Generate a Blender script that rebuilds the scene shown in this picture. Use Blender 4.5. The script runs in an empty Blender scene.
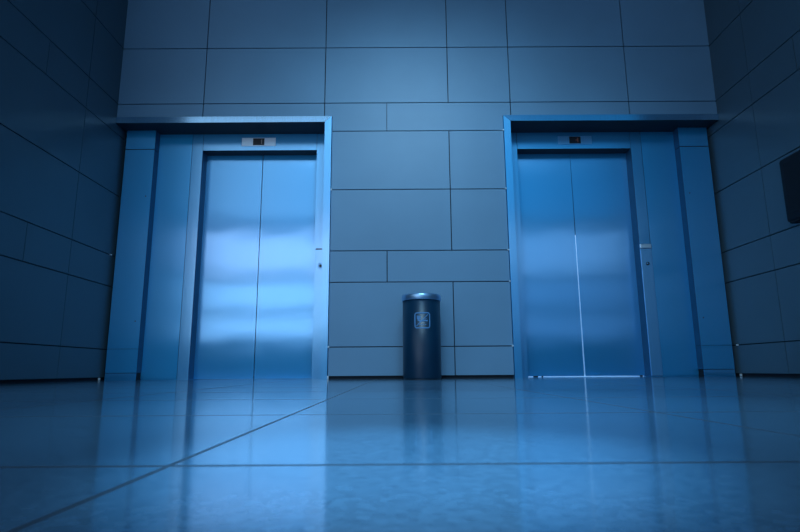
import bpy, bmesh, math
from mathutils import Vector, Matrix

SC = bpy.context.scene
COL = SC.collection
CX = 0.195                     # centre line between the two lifts
XL, XR = -2.762, 3.152         # faces of the two side walls
CEIL = 4.6

# ------------------------------------------------------------------ materials
def nodes_of(name):
    m = bpy.data.materials.new(name)
    m.use_nodes = True
    nt = m.node_tree
    b = nt.nodes['Principled BSDF']
    return m, nt, b

def N(nt, kind, **kw):
    n = nt.nodes.new(kind)
    for k, v in kw.items():
        setattr(n, k, v)
    return n

def mapping(nt, scale, coord='Object'):
    tc = N(nt, 'ShaderNodeTexCoord')
    mp = N(nt, 'ShaderNodeMapping')
    mp.inputs['Scale'].default_value = scale
    nt.links.new(tc.outputs[coord], mp.inputs['Vector'])
    return mp

def ramp(nt, src, stops):
    r = N(nt, 'ShaderNodeValToRGB')
    el = r.color_ramp.elements
    while len(el) < len(stops):
        el.new(0.5)
    for e, (p, c) in zip(el, stops):
        e.position = p
        e.color = (*c, 1)
    nt.links.new(src, r.inputs['Fac'])
    return r

def plain(name, col, rough=0.5, metal=0.0, emit=None, strength=0.0, var=0.06):
    m, nt, b = nodes_of(name)
    mp = mapping(nt, (9, 9, 9))
    nz = N(nt, 'ShaderNodeTexNoise')
    nz.inputs['Scale'].default_value = 1.0
    nt.links.new(mp.outputs[0], nz.inputs['Vector'])
    r = ramp(nt, nz.outputs['Fac'], [(0.3, tuple(c * (1 - var) for c in col)), (0.7, tuple(min(1, c * (1 + var)) for c in col))])
    nt.links.new(r.outputs[0], b.inputs['Base Color'])
    b.inputs['Roughness'].default_value = rough
    b.inputs['Metallic'].default_value = metal
    if emit:
        b.inputs['Emission Color'].default_value = (*emit, 1)
        b.inputs['Emission Strength'].default_value = strength
    return m

def steel(name, col, rough=0.18, aniso=0.95, wave=0.003, broad=0.5, satin=(0.07, 0.58, 1.0)):
    """stainless sheet with a vertical brushed grain"""
    m, nt, b = nodes_of(name)
    mp = mapping(nt, (260, 260, 1.2))
    nz = N(nt, 'ShaderNodeTexNoise')
    nz.inputs['Scale'].default_value = 1.0
    nz.inputs['Detail'].default_value = 3
    nt.links.new(mp.outputs[0], nz.inputs['Vector'])
    r = ramp(nt, nz.outputs['Fac'], [(0.3, tuple(c * 0.90 for c in col)), (0.7, tuple(min(1, c * 1.06) for c in col))])
    nt.links.new(r.outputs[0], b.inputs['Base Color'])
    b.inputs['Metallic'].default_value = 1.0
    b.inputs['Roughness'].default_value = rough
    b.inputs['Anisotropic'].default_value = aniso
    tg = N(nt, 'ShaderNodeTangent', direction_type='UV_MAP', uv_map='UVMap')
    nt.links.new(tg.outputs[0], b.inputs['Tangent'])
    # slow waviness of the sheet
    mp2 = mapping(nt, (1.3, 1.3, 2.6))
    n2 = N(nt, 'ShaderNodeTexNoise')
    n2.inputs['Scale'].default_value = 1.0
    n2.inputs['Detail'].default_value = 1
    nt.links.new(mp2.outputs[0], n2.inputs['Vector'])
    bp = N(nt, 'ShaderNodeBump')
    bp.inputs['Strength'].default_value = 1.0
    bp.inputs['Distance'].default_value = wave
    nt.links.new(n2.outputs['Fac'], bp.inputs['Height'])
    nt.links.new(bp.outputs[0], b.inputs['Normal'])
    # broad satin lobe of the brushed finish
    g = N(nt, 'ShaderNodeBsdfPrincipled')
    g.inputs['Metallic'].default_value = 1.0
    g.inputs['Roughness'].default_value = 0.62
    g.inputs['Base Color'].default_value = (*satin, 1)
    mx = N(nt, 'ShaderNodeMixShader')
    mx.inputs[0].default_value = broad
    nt.links.new(b.outputs[0], mx.inputs[1]); nt.links.new(g.outputs[0], mx.inputs[2])
    nt.links.new(mx.outputs[0], nt.nodes['Material Output'].inputs['Surface'])
    return m

def wall_mat(name, col, rough=0.45):
    m, nt, b = nodes_of(name)
    mp = mapping(nt, (1.1, 1.1, 1.1))
    nz = N(nt, 'ShaderNodeTexNoise')
    nz.inputs['Scale'].default_value = 1.0
    nz.inputs['Detail'].default_value = 4
    nt.links.new(mp.outputs[0], nz.inputs['Vector'])
    r = ramp(nt, nz.outputs['Fac'], [(0.3, tuple(c * 0.93 for c in col)), (0.7, tuple(c * 1.05 for c in col))])
    nt.links.new(r.outputs[0], b.inputs['Base Color'])
    b.inputs['Roughness'].default_value = rough
    return m

def floor_mat():
    """polished terrazzo slabs with narrow dark joints"""
    m, nt, b = nodes_of('polished_terrazzo')
    tc = N(nt, 'ShaderNodeTexCoord')
    sp = N(nt, 'ShaderNodeSeparateXYZ')
    nt.links.new(tc.outputs['Object'], sp.inputs[0])
    def joint(out, origin, pitch, half):
        a = N(nt, 'ShaderNodeMath', operation='SUBTRACT'); a.inputs[1].default_value = origin - pitch / 2
        nt.links.new(out, a.inputs[0])
        w = N(nt, 'ShaderNodeMath', operation='FLOORED_MODULO'); w.inputs[1].default_value = pitch
        nt.links.new(a.outputs[0], w.inputs[0])
        s = N(nt, 'ShaderNodeMath', operation='SUBTRACT'); s.inputs[1].default_value = pitch / 2
        nt.links.new(w.outputs[0], s.inputs[0])
        ab = N(nt, 'ShaderNodeMath', operation='ABSOLUTE'); nt.links.new(s.outputs[0], ab.inputs[0])
        lt = N(nt, 'ShaderNodeMath', operation='LESS_THAN'); lt.inputs[1].default_value = half
        nt.links.new(ab.outputs[0], lt.inputs[0])
        return lt
    jx = joint(sp.outputs['X'], -0.2065, 0.6991, 0.0030)
    jy = joint(sp.outputs['Y'], -4.501, 0.5635, 0.0045)
    mx = N(nt, 'ShaderNodeMath', operation='MAXIMUM')
    nt.links.new(jx.outputs[0], mx.inputs[0]); nt.links.new(jy.outputs[0], mx.inputs[1])
    # aggregate: fine chips and larger soft blotches
    v = N(nt, 'ShaderNodeTexVoronoi'); v.inputs['Scale'].default_value = 150
    nt.links.new(tc.outputs['Object'], v.inputs['Vector'])
    chips = ramp(nt, v.outputs['Color'], [(0.1, (0.070, 0.150, 0.235)), (0.55, (0.088, 0.182, 0.28)), (0.95, (0.107, 0.215, 0.325))])
    nz = N(nt, 'ShaderNodeTexNoise'); nz.inputs['Scale'].default_value = 120; nz.inputs['Detail'].default_value = 3
    nt.links.new(tc.outputs['Object'], nz.inputs['Vector'])
    blot = ramp(nt, nz.outputs['Fac'], [(0.34, (0.78, 0.81, 0.84)), (0.42, (1, 1, 1))])
    mul = N(nt, 'ShaderNodeMix', data_type='RGBA', blend_type='MULTIPLY')
    mul.inputs[0].default_value = 1.0
    nt.links.new(chips.outputs[0], mul.inputs[6]); nt.links.new(blot.outputs[0], mul.inputs[7])
    mix = N(nt, 'ShaderNodeMix', data_type='RGBA')
    nt.links.new(mx.outputs[0], mix.inputs[0])
    nt.links.new(mul.outputs[2], mix.inputs[6])
    mix.inputs[7].default_value = (0.014, 0.035, 0.062, 1)
    nt.links.new(mix.outputs[2], b.inputs['Base Color'])
    rr = N(nt, 'ShaderNodeMath', operation='MULTIPLY_ADD')
    rr.inputs[1].default_value = 0.45; rr.inputs[2].default_value = 0.11
    nt.links.new(mx.outputs[0], rr.inputs[0])
    nt.links.new(rr.outputs[0], b.inputs['Roughness'])
    b.inputs['IOR'].default_value = 1.9
    # shallow polish ripple
    n3 = N(nt, 'ShaderNodeTexNoise'); n3.inputs['Scale'].default_value = 5
    nt.links.new(tc.outputs['Object'], n3.inputs['Vector'])
    bp = N(nt, 'ShaderNodeBump'); bp.inputs['Strength'].default_value = 0.12; bp.inputs['Distance'].default_value = 0.0005
    nt.links.new(n3.outputs['Fac'], bp.inputs['Height'])
    nt.links.new(bp.outputs[0], b.inputs['Normal'])
    return m

M = dict(
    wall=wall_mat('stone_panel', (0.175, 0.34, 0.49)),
    side=wall_mat('stone_panel_shaded', (0.085, 0.15, 0.19)),  # same stone, with the dimness of the side walls put into its colour
    joint=plain('shadow_joint', (0.012, 0.02, 0.03), 0.9),
    floor=floor_mat(),
    ceil=plain('ceiling_paint', (0.25, 0.34, 0.42), 0.7),
    steel=steel('brushed_steel', (0.40, 0.68, 1.0)),
    trim=steel('satin_steel_trim', (0.45, 0.70, 0.92), 0.20, 0.35, 0.002),
    panel=steel('panel_steel', (0.40, 0.68, 1.0), broad=0.66, satin=(0.05, 0.58, 1.0)),
    header=steel('header_steel', (0.50, 0.74, 0.95), 0.16, 0.2, 0.001, 0.12),
    post=steel('post_steel', (0.40, 0.58, 0.74), 0.36, 0.5, 0.004),
    clip=plain('glint_clip', (0.86, 0.96, 1.0), 0.25, 0.2),
    polished=plain('polished_steel', (0.8, 0.9, 1.0), 0.12, 1.0),
    reveal_shade=plain('reveal_shade_steel', (0.022, 0.12, 0.22), 0.6, 0.3),  # steel with the shade of inward side faces put into its colour
    soffit_shade=plain('soffit_shade_steel', (0.014, 0.028, 0.04), 0.6, 0.0),  # shade under header and transom put into the colour
    plate=plain('plate_steel', (0.70, 0.86, 1.0), 0.42, 0.7),
    dark=plain('dark_plastic', (0.01, 0.014, 0.02), 0.35),
    black=plain('dark_gap', (0.006, 0.01, 0.016), 0.8),
    bin=plain('bin_enamel', (0.002, 0.028, 0.062), 0.36, 0.0),
    rim=plain('bin_rim_steel', (0.42, 0.66, 0.90), 0.32, 0.9),
    mark=plain('bin_marking', (0.11, 0.30, 0.56), 0.5),
    box=plain('wall_box_plastic', (0.006, 0.01, 0.016), 0.8),
    cab=plain('cab_lining', (0.7, 0.8, 0.9), 0.5),
    amber=plain('amber_segment', (0.3, 0.25, 0.2), 0.5, 0, (0.6, 0.7, 0.9), 0.06),
    red=plain('red_segment', (0.25, 0.12, 0.1), 0.5, 0, (0.7, 0.3, 0.3), 0.05),
)

# ------------------------------------------------------------------ mesh helpers
def bx(bm, x0, x1, y0, y1, z0, z1, bev=0.0):
    x0, x1 = sorted((x0, x1)); y0, y1 = sorted((y0, y1)); z0, z1 = sorted((z0, z1))
    r = bmesh.ops.create_cube(bm, size=1.0)
    vs = r['verts']
    for v in vs:
        v.co = Vector((x0 + (v.co.x + .5) * (x1 - x0), y0 + (v.co.y + .5) * (y1 - y0), z0 + (v.co.z + .5) * (z1 - z0)))
    if bev:
        es = list({e for v in vs for e in v.link_edges})
        bmesh.ops.bevel(bm, geom=es, offset=bev, segments=2, profile=0.5, affect='EDGES')
    return bm

def prism(bm, pts, y0, y1):
    """polygon in X-Z extruded from y0 to y1"""
    a = [bm.verts.new((x, y0, z)) for x, z in pts]
    b = [bm.verts.new((x, y1, z)) for x, z in pts]
    bm.faces.new(a); bm.faces.new(b[::-1])
    n = len(pts)
    for i in range(n):
        bm.faces.new((a[i], b[i], b[(i + 1) % n], a[(i + 1) % n]))
    return bm

def lathe(bm, prof, seg=64):
    rings = []
    for r, z in prof:
        rings.append([bm.verts.new((r * math.cos(2 * math.pi * k / seg), r * math.sin(2 * math.pi * k / seg), z)) for k in range(seg)])
    for a, b in zip(rings, rings[1:]):
        for k in range(seg):
            bm.faces.new((a[k], a[(k + 1) % seg], b[(k + 1) % seg], b[k]))
    return rings

def cyl_y(bm, x, z, y0, y1, r, seg=16, dome=0.0):
    """short disc whose axis runs along y (y0 in front)"""
    a = [bm.verts.new((x + r * math.cos(2 * math.pi * k / seg), y1, z + r * math.sin(2 * math.pi * k / seg))) for k in range(seg)]
    b = [bm.verts.new((x + r * math.cos(2 * math.pi * k / seg), y0, z + r * math.sin(2 * math.pi * k / seg))) for k in range(seg)]
    c = [bm.verts.new((x + .7 * r * math.cos(2 * math.pi * k / seg), y0 - dome, z + .7 * r * math.sin(2 * math.pi * k / seg))) for k in range(seg)]
    for p, q in ((a, b), (b, c)):
        for k in range(seg):
            bm.faces.new((p[k], p[(k + 1) % seg], q[(k + 1) % seg], q[k]))
    bm.faces.new(c); bm.faces.new(a[::-1])

def obj(name, bm, mat, parent=None, smooth=False, side_slot=False):
    bmesh.ops.recalc_face_normals(bm, faces=bm.faces)
    bm.normal_update()
    uv = bm.loops.layers.uv.new('UVMap')
    for f in bm.faces:
        n = f.normal
        ax = max(range(3), key=lambda i: abs(n[i]))
        f.smooth = smooth
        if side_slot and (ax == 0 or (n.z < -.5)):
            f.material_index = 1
        for l in f.loops:
            c = l.vert.co
            l[uv].uv = ((c.y, c.z), (c.x, c.z), (c.x, c.y))[ax]
    me = bpy.data.meshes.new(name)
    bm.to_mesh(me); bm.free()
    mats = mat if isinstance(mat, (list, tuple)) else [mat]
    for m in mats:
        me.materials.append(m)
    o = bpy.data.objects.new(name, me)
    COL.objects.link(o)
    if parent is not None:
        o.parent = parent
        o.matrix_parent_inverse = Matrix.Translation(-Vector(parent.location)) if parent.type == 'EMPTY' else Matrix.Identity(4)
    return o

def B():
    return bmesh.new()

def thing(name, label, cat, loc=(0, 0, 0), group=None):
    o = bpy.data.objects.new(name, None)
    o.empty_display_size = 0.1
    o.location = loc
    COL.objects.link(o)
    o['label'] = label; o['category'] = cat
    if group:
        o['group'] = group
    return o

def structure(o):
    o['kind'] = 'structure'
    return o

# ------------------------------------------------------------------ setting
G = 0.0045      # half width of a panel joint
P = 0.016       # panel thickness

ZR = [0.031, 0.2885, 0.883, 1.1816, 1.782, 2.3805, 2.6776, 3.279, 3.879, CEIL]
X2, X3, X4, X5, X6 = -1.919, -0.721, 0.500, 1.114, 2.287
PL, PR = CX - 0.842, CX + 0.842      # faces of the pier between the portals
XA = -0.108                          # half-panel joint of the narrow courses
HT = 2.534                           # top of the lift portals

bm = B()
pmat, jmat = 0, 1
def cell(x0, x1, z0, z1, l=1, r=1, b=1, t=1):
    bx(bm, x0 + G * l, x1 - G * r, 0, P, z0 + G * b, z1 - G * t)
# pier courses between the lifts
for (z0, z1, xs, b) in ((ZR[0], ZR[1], X4 + .004, 0), (ZR[1], ZR[2], X4 + .004, 1), (ZR[2], ZR[3], XA, 1), (ZR[3], ZR[4], X4, 1), (ZR[4], ZR[5], X4, 1)):
    cell(PL, xs, z0, z1, l=1, b=b)
    cell(xs, PR, z0, z1, r=1, b=b)
# narrow course: pier part and the strips above the portals
z0, z1 = ZR[5], ZR[6]
bx(bm, PL + G, XA - G * .6, 0, P, z0 + G, z1 - G)
bx(bm, XA + G * .6, PR - G, 0, P, z0 + G, z1 - G)
bx(bm, X3 + G, PL + G, 0, P, HT + .004, z1 - G)
bx(bm, PR - G, X5 - G, 0, P, HT + .004, z1 - G)
for a, c in ((XL, X2), (X2, X3), (X5, X6), (X6, XR)):
    cell(a, c, HT, z1, l=0 if a == XL else 1, r=0 if c == XR else 1)
# high courses
for k in range(6, len(ZR) - 1):
    for a, c in ((XL, X2), (X2, X3), (X3, X4), (X4, X5), (X5, X6), (X6, XR)):
        cell(a, c, ZR[k], ZR[k + 1], l=0 if a == XL else 1, r=0 if c == XR else 1)
wall_back = structure(obj('wall_back', bm, M['wall']))
bm = B()
bx(bm, PL + .003, PR - .003, P, 0.30, 0, HT)
bx(bm, XL - .3, XR + .3, P, 0.30, HT, CEIL)
structure(obj('wall_back_core', bm, M['joint'], wall_back))

def side_wall(name, x, s):
    """panelled return wall; s = +1 when its face looks towards +x"""
    bm = B()
    END = -1.711
    d = x - s * P
    YS = -0.511; YH = -1.07
    for k in range(len(ZR) - 1):
        z0, z1 = ZR[k], ZR[k + 1]
        ycuts = [END, YS, 0.0]
        if k in (2, 5):
            ycuts = [END, YH, YS, 0.0]
        for a, c in zip(ycuts, ycuts[1:]):
            top = 0.0 if (c < 0 or z0 > 2.53) else 0.36
            bx(bm, d, x, a + (G * .7 if a > END else 0), (c - G * .7) if c < 0 else top, z0 + (G if k else 0), z1 - G)
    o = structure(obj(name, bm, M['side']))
    bm = B()
    bx(bm, d - s * .22, d, END + .012, 0.40, 0, CEIL)
    structure(obj(name + '_core', bm, M['joint'], o))
    bm = B()
    bx(bm, d - s * .24, x, END - .018, END, 0, CEIL)
    structure(obj(name + '_end', bm, M['side'], o))
    # front of the neighbouring rooms, flush with the end of the return wall
    bm = B()
    bx(bm, d - s * .24, -9.0 if s > 0 else 9.4, END - .018, END + .1, 0, CEIL)
    structure(obj(name + '_lobby', bm, M['side'], o))
    return o
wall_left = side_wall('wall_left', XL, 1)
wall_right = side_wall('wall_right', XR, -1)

bm = B(); bx(bm, -9.2, 9.6, -11.2, 2.3, -0.12, 0.0)
floor = structure(obj('floor', bm, M['floor']))
bm = B(); bx(bm, -9.2, 9.6, -11.2, 2.3, CEIL, CEIL + .2)
ceiling = structure(obj('ceiling', bm, M['ceil']))

# lobby behind the camera: end walls and a glazed front with posts and transoms
FY = -11.0
bm = B(); bx(bm, -9.2, -9.0, FY - .2, -1.7, 0, CEIL); structure(obj('wall_lobby_left', bm, M['side']))
bm = B(); bx(bm, 9.4, 9.6, FY - .2, -1.7, 0, CEIL); structure(obj('wall_lobby_right', bm, M['side']))
bm = B(); bx(bm, -9.0, 9.4, FY - .2, FY, 0, 0.85)
wall_front = structure(obj('wall_front', bm, M['side']))
bm = B()
for k in range(13):
    x = -9.0 + k * 18.4 / 12
    bx(bm, x - .05, x + .05, FY - .15, FY, .85, CEIL)
for z in (.85, 1.75, 2.85, CEIL - .1):
    bx(bm, -9.0, 9.4, FY - .15, FY + .02, z, z + .20)
structure(obj('window_1', bm, M['joint']))

# ends of the metal joint strips beside the portals, glint put into near-white colour
def clip(x, y, z, par, h=.007):
    bm = B()
    bx(bm, x - .0075, x + .0075, y - .012, y + .008, z - h, z + h, .003)
    o = obj('joint_clip', bm, M['clip'], par, True)
    structure(o)
for z in ZR[1:6]:
    clip(PR - .006, -0.003, z, wall_back)
for z in (ZR[4], ZR[1]):
    clip(PL + .006, -0.003, z, wall_back)
clip(PL + .005, -.003, .016, wall_back, .016)
clip(XL + .004, .12, ZR[3], wall_left)
clip(XL + .004, .12, .014, wall_left, .012)
clip(XR - .004, .12, ZR[1], wall_right)
clip(XR - .004, .12, .014, wall_right, .012)

# ------------------------------------------------------------------ lifts
def seg7(par, x, z, y, h, w, on, mat):
    t = .006
    segs = {'a': (-w / 2, w / 2, h - t, h), 'g': (-w / 2, w / 2, h / 2 - t / 2, h / 2 + t / 2), 'd': (-w / 2, w / 2, 0, t),
            'b': (w / 2 - t, w / 2, h / 2, h), 'c': (w / 2 - t, w / 2, 0, h / 2), 'f': (-w / 2, -w / 2 + t, h / 2, h), 'e': (-w / 2, -w / 2 + t, 0, h / 2)}
    bm = B()
    for k in on:
        a, b_, c, d = segs[k]
        bx(bm, x + a, x + b_, y - .002, y, z + c, z + d)
    return obj('digit', bm, mat, par)

def lift(side, label, lit):
    X = lambda u: CX + side * u
    t = thing('elevator', label, 'elevator', (X(1.61), 0.1, 0))
    # portal: mitred jamb and header, slightly proud of the wall
    FYp = -0.022
    bm = B()
    prism(bm, [(X(.842), 0), (X(.908), 0), (X(.908), 2.470), (X(.842), 2.530)], FYp, .25)
    obj('jamb', bm, M['trim'], t)
    bm = B()
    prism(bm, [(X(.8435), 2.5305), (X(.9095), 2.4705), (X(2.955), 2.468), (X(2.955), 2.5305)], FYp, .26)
    obj('header', bm, [M['header'], M['soffit_shade']], t, side_slot=True)
    # stepped side column against the return wall
    bm = B()
    u0, u1 = 2.632, 2.922
    for z0, z1 in ((.07, .288), (.2905, 2.262), (2.270, 2.468)):
        bx(bm, X(u0), X(u1), .15, .30, z0, z1)
    col = obj('side_column', bm, [M['panel'], M['reveal_shade']], t, side_slot=True)
    bm = B(); bx(bm, X(u0 + .004), X(u1 - .004), .156, .38, 0.0, 2.468); obj('column_core', bm, M['black'], col)
    bm = B(); bx(bm, X(u0 + .002), X(u1), .151, .156, 0, .0655); obj('plinth', bm, M['steel'], col)
    for zz in (1.778, .548):
        bm = B(); cyl_y(bm, X(2.682), zz, .1475, .15, .006, 12, .001)
        obj('screw', bm, M['dark'], col)
    # recessed infill panel
    bm = B(); bx(bm, X(2.296), X(2.66), .25, .29, .012, 2.468)
    bx(bm, X(2.29), X(2.66), .258, .30, 0, 2.468)
    obj('infill_panel', bm, [M['panel'], M['reveal_shade']], t, side_slot=True)
    # door frame: two posts and the transom
    bm = B(); bx(bm, X(2.187), X(2.291), .25, .41, 0, 2.468); outer = obj('frame_post', bm, [M['trim'], M['reveal_shade']], t, side_slot=True)
    bm = B(); bx(bm, X(.908), X(1.022), .25, .41, 0, 2.468); inner = obj('frame_post', bm, [M['trim'], M['reveal_shade']], t, side_slot=True)
    bm = B(); bx(bm, X(1.025), X(2.184), .25, .41, 2.292, 2.468); tr = obj('transom', bm, [M['trim'], M['soffit_shade']], t, side_slot=True)
    # sliding leaves
    gb, gt = (.0072, .0012) if lit else (.0036, .0036)
    um = 1.604
    z0, z1 = (.011, 2.36) if lit else (.004, 2.36)
    y = .388
    bm = B(); prism(bm, [(X(1.0), z0), (X(um - gb), z0), (X(um - gt), z1), (X(1.0), z1)], y, y + .006)
    obj('door_panel', bm, M['steel'], t)
    bm = B(); prism(bm, [(X(um + gb), z0), (X(2.215), z0), (X(2.215), z1), (X(um + gt), z1)], y, y + .006)
    obj('door_panel', bm, M['steel'], t)
    if lit:
        bm = B(); bx(bm, X(um - .03), X(um + .03), y + .0075, y + .012, 1.42, 2.36); obj('gap_blocker', bm, M['black'], t)  # added dark strip keeping cab light out of the upper gap
    # threshold
    bm = B(); bx(bm, X(1.022), X(2.187), .26, .455, 0.0002, .0012)
    obj('threshold', bm, M['trim'], t)
    if lit:
        for k, (a, b_) in enumerate(((1.03, 1.055), (1.105, 1.15), (1.185, 1.20), (2.14, 2.165))):
            bm = B(); bx(bm, X(a), X(b_), .386, .40, .0005, z0 + .004); obj('door_guide', bm, M['dark'], t)
    else:
        bm = B(); bx(bm, X(1.03), X(2.18), .398, .405, .001, .03); obj('door_guide', bm, M['dark'], t)
    # cab behind the leaves
    bm = B()
    xa, xb = sorted((X(.93), X(2.28)))
    for q in ((xa, xb, .46, 2.0, 0.0003, .001), (xa, xb, 2.0, 2.05, 0, 2.45), (xa - .04, xa, .42, 2.0, 0, 2.45), (xb, xb + .04, .42, 2.0, 0, 2.45), (xa, xb, .42, 2.0, 2.45, 2.5)):
        bx(bm, *q)
    obj('cab', bm, M['cab'], t)
    # floor indicator above the leaves
    ic = X(1.618)
    bm = B(); bx(bm, ic - .173, ic + .173, .2445, .25, 2.337, 2.426, .002)
    ind = obj('floor_indicator', bm, M['post'] if lit else M['plate'], tr)
    bm = B(); bx(bm, ic - .058, ic + .058, .242, .2445, 2.345, 2.419, .001)
    dsp = obj('display', bm, M['dark'], ind)
    return t, X, outer, inner, ind

LIFT_L = lift(-1, 'left brushed steel elevator with closed doors and pale reflections, beside the left wall', False)
LIFT_R = lift(1, 'right deeper blue steel elevator with bright light slit between its doors and along the sill', True)

# dim figures in the two displays
seg7(LIFT_L[4], CX - 1.618 + .022, 2.357, .242, .048, .022, 'bc', M['amber'])
seg7(LIFT_R[4], CX + 1.618 + .018, 2.357, .242, .048, .026, 'bcg', M['red'])

def call_station(par, xa, xb, bxx):
    bm = B()
    bx(bm, xa, xb, .236, .25, .012, 1.238, .003)
    plate = obj('call_panel', bm, M['post'], par)
    plate['label'] = 'grey call button panel'
    bm = B()
    bx(bm, xa - .002, xb + .002, .228, .25, 1.239, 1.285, .008)
    obj('panel_cap', bm, M['plate'], par)
    bm = B(); cyl_y(bm, bxx, 1.088, .231, .236, .017, 20, .002); obj('call_button', bm, M['dark'], par)
    bm = B(); cyl_y(bm, bxx - .003, 1.090, .2285, .231, .009, 16, .001); obj('button_cap', bm, M['trim'], par)
call_station(LIFT_R[2], 2.378, 2.487, 2.437)

# left lift: its station is cut flush into the inner post, only a joint and the button show
par = LIFT_L[3]
bm = B(); bx(bm, -.817, -.716, .2465, .25, .012, 1.25, .001); obj('call_panel', bm, M['trim'], par)
bm = B(); bx(bm, -.817, -.716, .2485, .25, 1.25, 1.262); obj('panel_joint', bm, M['dark'], par)
bm = B(); bx(bm, -.788, -.748, .2445, .2465, 1.062, 1.112, .001); obj('button_plate', bm, M['post'], par)
bm = B(); cyl_y(bm, -.765, 1.087, .2405, .2445, .013, 20, .002); obj('call_button', bm, M['dark'], par)

# ------------------------------------------------------------------ waste bin
BX, BY, BR = 0.197, -0.245, 0.164
bin_ = thing('waste_bin', 'dark round waste bin with pale metal rim, standing between the two elevators', 'waste bin', (BX, BY, 0))
def at_bin(o):
    o.matrix_parent_inverse = Matrix.Identity(4)
    return o
bm = B()
r = lathe(bm, [(BR - .012, 0.004), (BR - .004, .006), (BR - .002, .012), (BR, .02), (BR, .676), (BR - .010, .679), (BR - .010, .20), (0.001, .199)], 72)
at_bin(obj('body', bm, M['bin'], bin_, True))
bm = B()
lathe(bm, [(BR - .02, 0), (BR - .006, 0), (BR - .006, .008), (BR - .02, .008), (BR - .02, 0)], 72)
at_bin(obj('base_ring', bm, M['dark'], bin_, False))
bm = B()
lathe(bm, [(BR - .008, 0.671), (BR + .006, 0.671), (BR + .009, 0.675), (BR + .009, 0.709), (BR + .004, 0.721), (BR - .012, 0.725), (BR - .040, 0.719), (BR - .043, 0.696), (BR - .012, 0.686), (BR - .008, 0.671)], 72)
rim = at_bin(obj('rim', bm, M['rim'], bin_, True))
rim['label'] = 'pale metal rim'
# marking on the curved front: rounded square, a hand over a basket line, a slanting stroke
def on_bin(poly, name_bm, off=.0012, sub=8):
    """polygon given in (arc, z) metres wrapped on the front of the bin"""
    vs = []
    for k in range(len(poly)):
        a, b_ = poly[k], poly[(k + 1) % len(poly)]
        for s in range(sub):
            u = a[0] + (b_[0] - a[0]) * s / sub; z = a[1] + (b_[1] - a[1]) * s / sub
            th = u / BR - math.pi / 2
            vs.append((th, z))
    ring = [name_bm.verts.new(((BR + off) * math.cos(th), (BR + off) * math.sin(th), z)) for th, z in vs]
    return ring
def stroke(bmk, pts, w):
    for (x0, z0), (x1, z1) in zip(pts, pts[1:]):
        d = Vector((x1 - x0, z1 - z0)); L = d.length; d /= L; n = Vector((-d.y, d.x)) * w / 2
        K = max(1, int(L / .012))
        prev = None
        for i in range(K + 1):
            c = Vector((x0, z0)) + d * (L * i / K)
            pr = []
            for sgn in (1, -1):
                q = c + n * sgn
                th = q.x / BR - math.pi / 2
                pr.append(bmk.verts.new(((BR + .0012) * math.cos(th), (BR + .0012) * math.sin(th), q.y)))
            if prev:
                bmk.faces.new((prev[0], prev[1], pr[1], pr[0]))
            prev = pr
bm = B()
h = .063; cz = .490; rc = .016
pts = []
for qx, qz, a0 in ((h - rc, h - rc, 0), (-h + rc, h - rc, 90), (-h + rc, -h + rc, 180), (h - rc, -h + rc, 270)):
    for k in range(5):
        a = math.radians(a0 + k * 22.5)
        pts.append((qx + rc * math.cos(a), cz + qz + rc * math.sin(a)))
pts.append(pts[0])
stroke(bm, pts, .009)
stroke(bm, [(-.050, cz - .048), (.048, cz + .050)], .006)            # slanting stroke
for zz in (.036, .026, .016):                                       # hand: palm and fingers
    stroke(bm, [(-.046, cz + zz), (-.014, cz + zz - .004)], .0085)
stroke(bm, [(-.040, cz + .006), (-.010, cz - .010)], .012)
stroke(bm, [(-.012, cz - .004), (.046, cz - .002)], .011)            # held stub
stroke(bm, [(.010, cz + .008), (.016, cz + .020)], .005)
stroke(bm, [(.026, cz + .008), (.034, cz + .018)], .005)
for a in (-.026, -.004, .018):
    stroke(bm, [(a, cz - .036), (a + .014, cz - .036)], .005)
em = at_bin(obj('emblem', bm, M['mark'], bin_, False))
em['label'] = 'pale square pictogram'

# ------------------------------------------------------------------ dark box on the right wall
wb = thing('wall_box', 'dark rounded box mounted on the right panelled wall, cut by the picture edge', 'wall box', (XR, -1.02, 1.45))
bm = B()
y0, y1, za, zb = -1.30, -.826, 1.205, 1.725
bx(bm, XR - .078, XR, y0, y1, za, zb, .022)
o = obj('case', bm, M['box'], wb, True); o.matrix_parent_inverse = Matrix.Translation(-Vector(wb.location))
bm = B(); bx(bm, XR - .070, XR, y0 + .03, y1 - .025, za - .012, za + .004, .004)
o = obj('lower_lip', bm, M['box'], wb); o.matrix_parent_inverse = Matrix.Translation(-Vector(wb.location))
bm = B(); bx(bm, XR - .081, XR - .077, y0 + .05, y1 - .05, za + .06, zb - .05, .002)
o = obj('front_cover', bm, M['box'], wb); o.matrix_parent_inverse = Matrix.Translation(-Vector(wb.location))

# ------------------------------------------------------------------ light
def area(name, loc, rot, sx, sy, col, w, spread=180):
    l = bpy.data.lights.new(name, 'AREA')
    l.shape = 'RECTANGLE'; l.size = sx; l.size_y = sy
    l.color = col; l.energy = w; l.spread = math.radians(spread)
    o = bpy.data.objects.new(name, l); o.location = loc
    o.rotation_euler = [math.radians(a) for a in rot]
    COL.objects.link(o)
    return o
BLUE = (0.40, 0.73, 1.0)
# daylight outside the glazed front (area lights shine along their -Z: turned to +y)
for nm, z, hgt, cl, pl, cr, pr in (('upper', 3.75, 1.5, (0.64, 0.75, 1.0), 2.4, (0.40, 0.66, 1.0), 0.95),
                                   ('lower', 1.90, 2.0, (0.50, 0.74, 1.0), 2.6, (0.28, 0.54, 0.95), 0.55)):
    area('daylight_left_' + nm, (-4.6, FY - .5, z), (90, 0, 0), 8.8, hgt, cl, pl * math.pi * 8.8 * hgt)
    area('daylight_right_' + nm, (4.8, FY - .5, z), (90, 0, 0), 8.8, hgt, cr, pr * math.pi * 8.8 * hgt)
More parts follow.
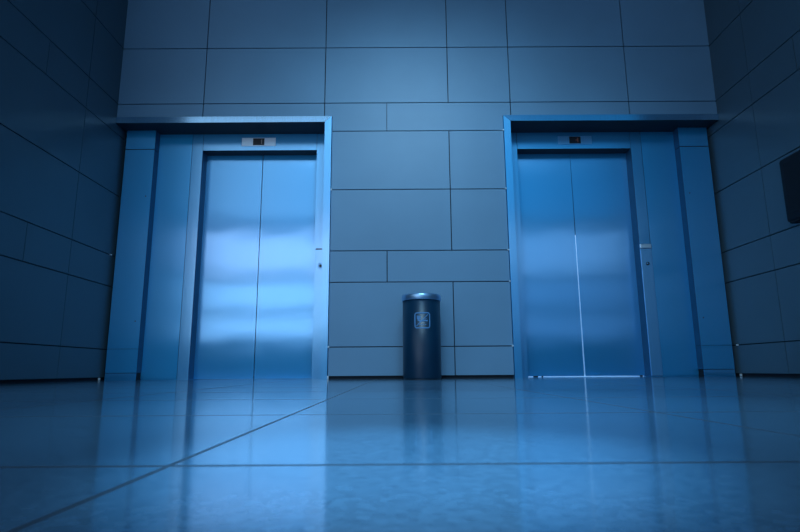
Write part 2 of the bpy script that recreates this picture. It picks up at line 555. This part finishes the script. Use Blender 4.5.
# luminous ceiling fields of the lobby, shining down
area('ceiling_field_left', (-5.0, -7.0, CEIL - .03), (0, 0, 0), 7.6, 6.0, (0.50, 0.76, 1.0), 125)
area('ceiling_field_right', (5.4, -7.0, CEIL - .03), (0, 0, 0), 7.6, 6.0, (0.03, 0.46, 1.0), 45)
# added unseen spot aimed at the pier, so the wall darkens outwards
sp = bpy.data.lights.new('pier_fill_spot', 'SPOT')
sp.color = BLUE; sp.energy = 720; sp.spot_size = math.radians(84); sp.spot_blend = 1.0; sp.shadow_soft_size = .9
so = bpy.data.objects.new('pier_fill_spot', sp); so.location = (CX, -3.3, 4.5)
so.rotation_euler = (Vector((CX, 0.0, 1.2)) - so.location).to_track_quat('-Z', 'Y').to_euler()
COL.objects.link(so)
dl = bpy.data.lights.new('floor_fill_spot', 'SPOT')  # added unseen lamp that brightens the middle of the floor
dl.color = (0.30, 0.66, 1.0); dl.energy = 340; dl.spot_size = math.radians(62); dl.spot_blend = 1.0; dl.shadow_soft_size = .3
do = bpy.data.objects.new('floor_fill_spot', dl); do.location = (CX, -2.1, 4.5)
COL.objects.link(do)
for nm, src, aim, cone, watt in (('near', (0.02, -5.3, 2.0), (0.01, -4.46, 0.0), 17, 420), ('mid', (0.05, -4.6, 4.4), (0.08, -3.65, 0.0), 27, 720)):  # added unseen spots, lifting the floor centre against its dark corners
    fp = bpy.data.lights.new('floor_fill_pool_' + nm, 'SPOT')
    fp.color = (0.27, 0.66, 1.0); fp.energy = watt; fp.spot_size = math.radians(cone); fp.spot_blend = 1.0; fp.shadow_soft_size = .05
    fo = bpy.data.objects.new('floor_fill_pool_' + nm, fp); fo.location = src
    fo.rotation_euler = (Vector(aim) - fo.location).to_track_quat('-Z', 'Y').to_euler()
    COL.objects.link(fo)
# lamp in the waiting cab on the right
area('cab_lamp', (CX + 1.61, 1.25, 2.42), (0, 0, 0), 1.0, 1.0, (0.55, 0.85, 1.0), 14)

w = bpy.data.worlds.new('world'); SC.world = w
w.use_nodes = True
bg = w.node_tree.nodes['Background']
bg.inputs['Color'].default_value = (0.08, 0.30, 0.70, 1)
bg.inputs['Strength'].default_value = 0.05

# ------------------------------------------------------------------ camera
cam = bpy.data.cameras.new('camera')
cam.sensor_width = 36.0; cam.lens = 36 * 546.88 / 800
cam.clip_start = .01
cam.dof.use_dof = True; cam.dof.focus_distance = 5.1; cam.dof.aperture_fstop = 11
co = bpy.data.objects.new('camera', cam)
co.matrix_world = (Matrix.Translation((.0009, -5.016, .0836)) @ Matrix.Rotation(math.radians(-.1351), 4, 'Z')
                   @ Matrix.Rotation(math.radians(90 + 10.7254), 4, 'X') @ Matrix.Rotation(math.radians(-.3741), 4, 'Z'))
COL.objects.link(co)
SC.camera = co

SC.view_settings.view_transform = 'Standard'
SC.view_settings.look = 'None'
SC.cycles.use_denoising = True
SC.cycles.max_bounces = 10
SC.cycles.sample_clamp_indirect = 8
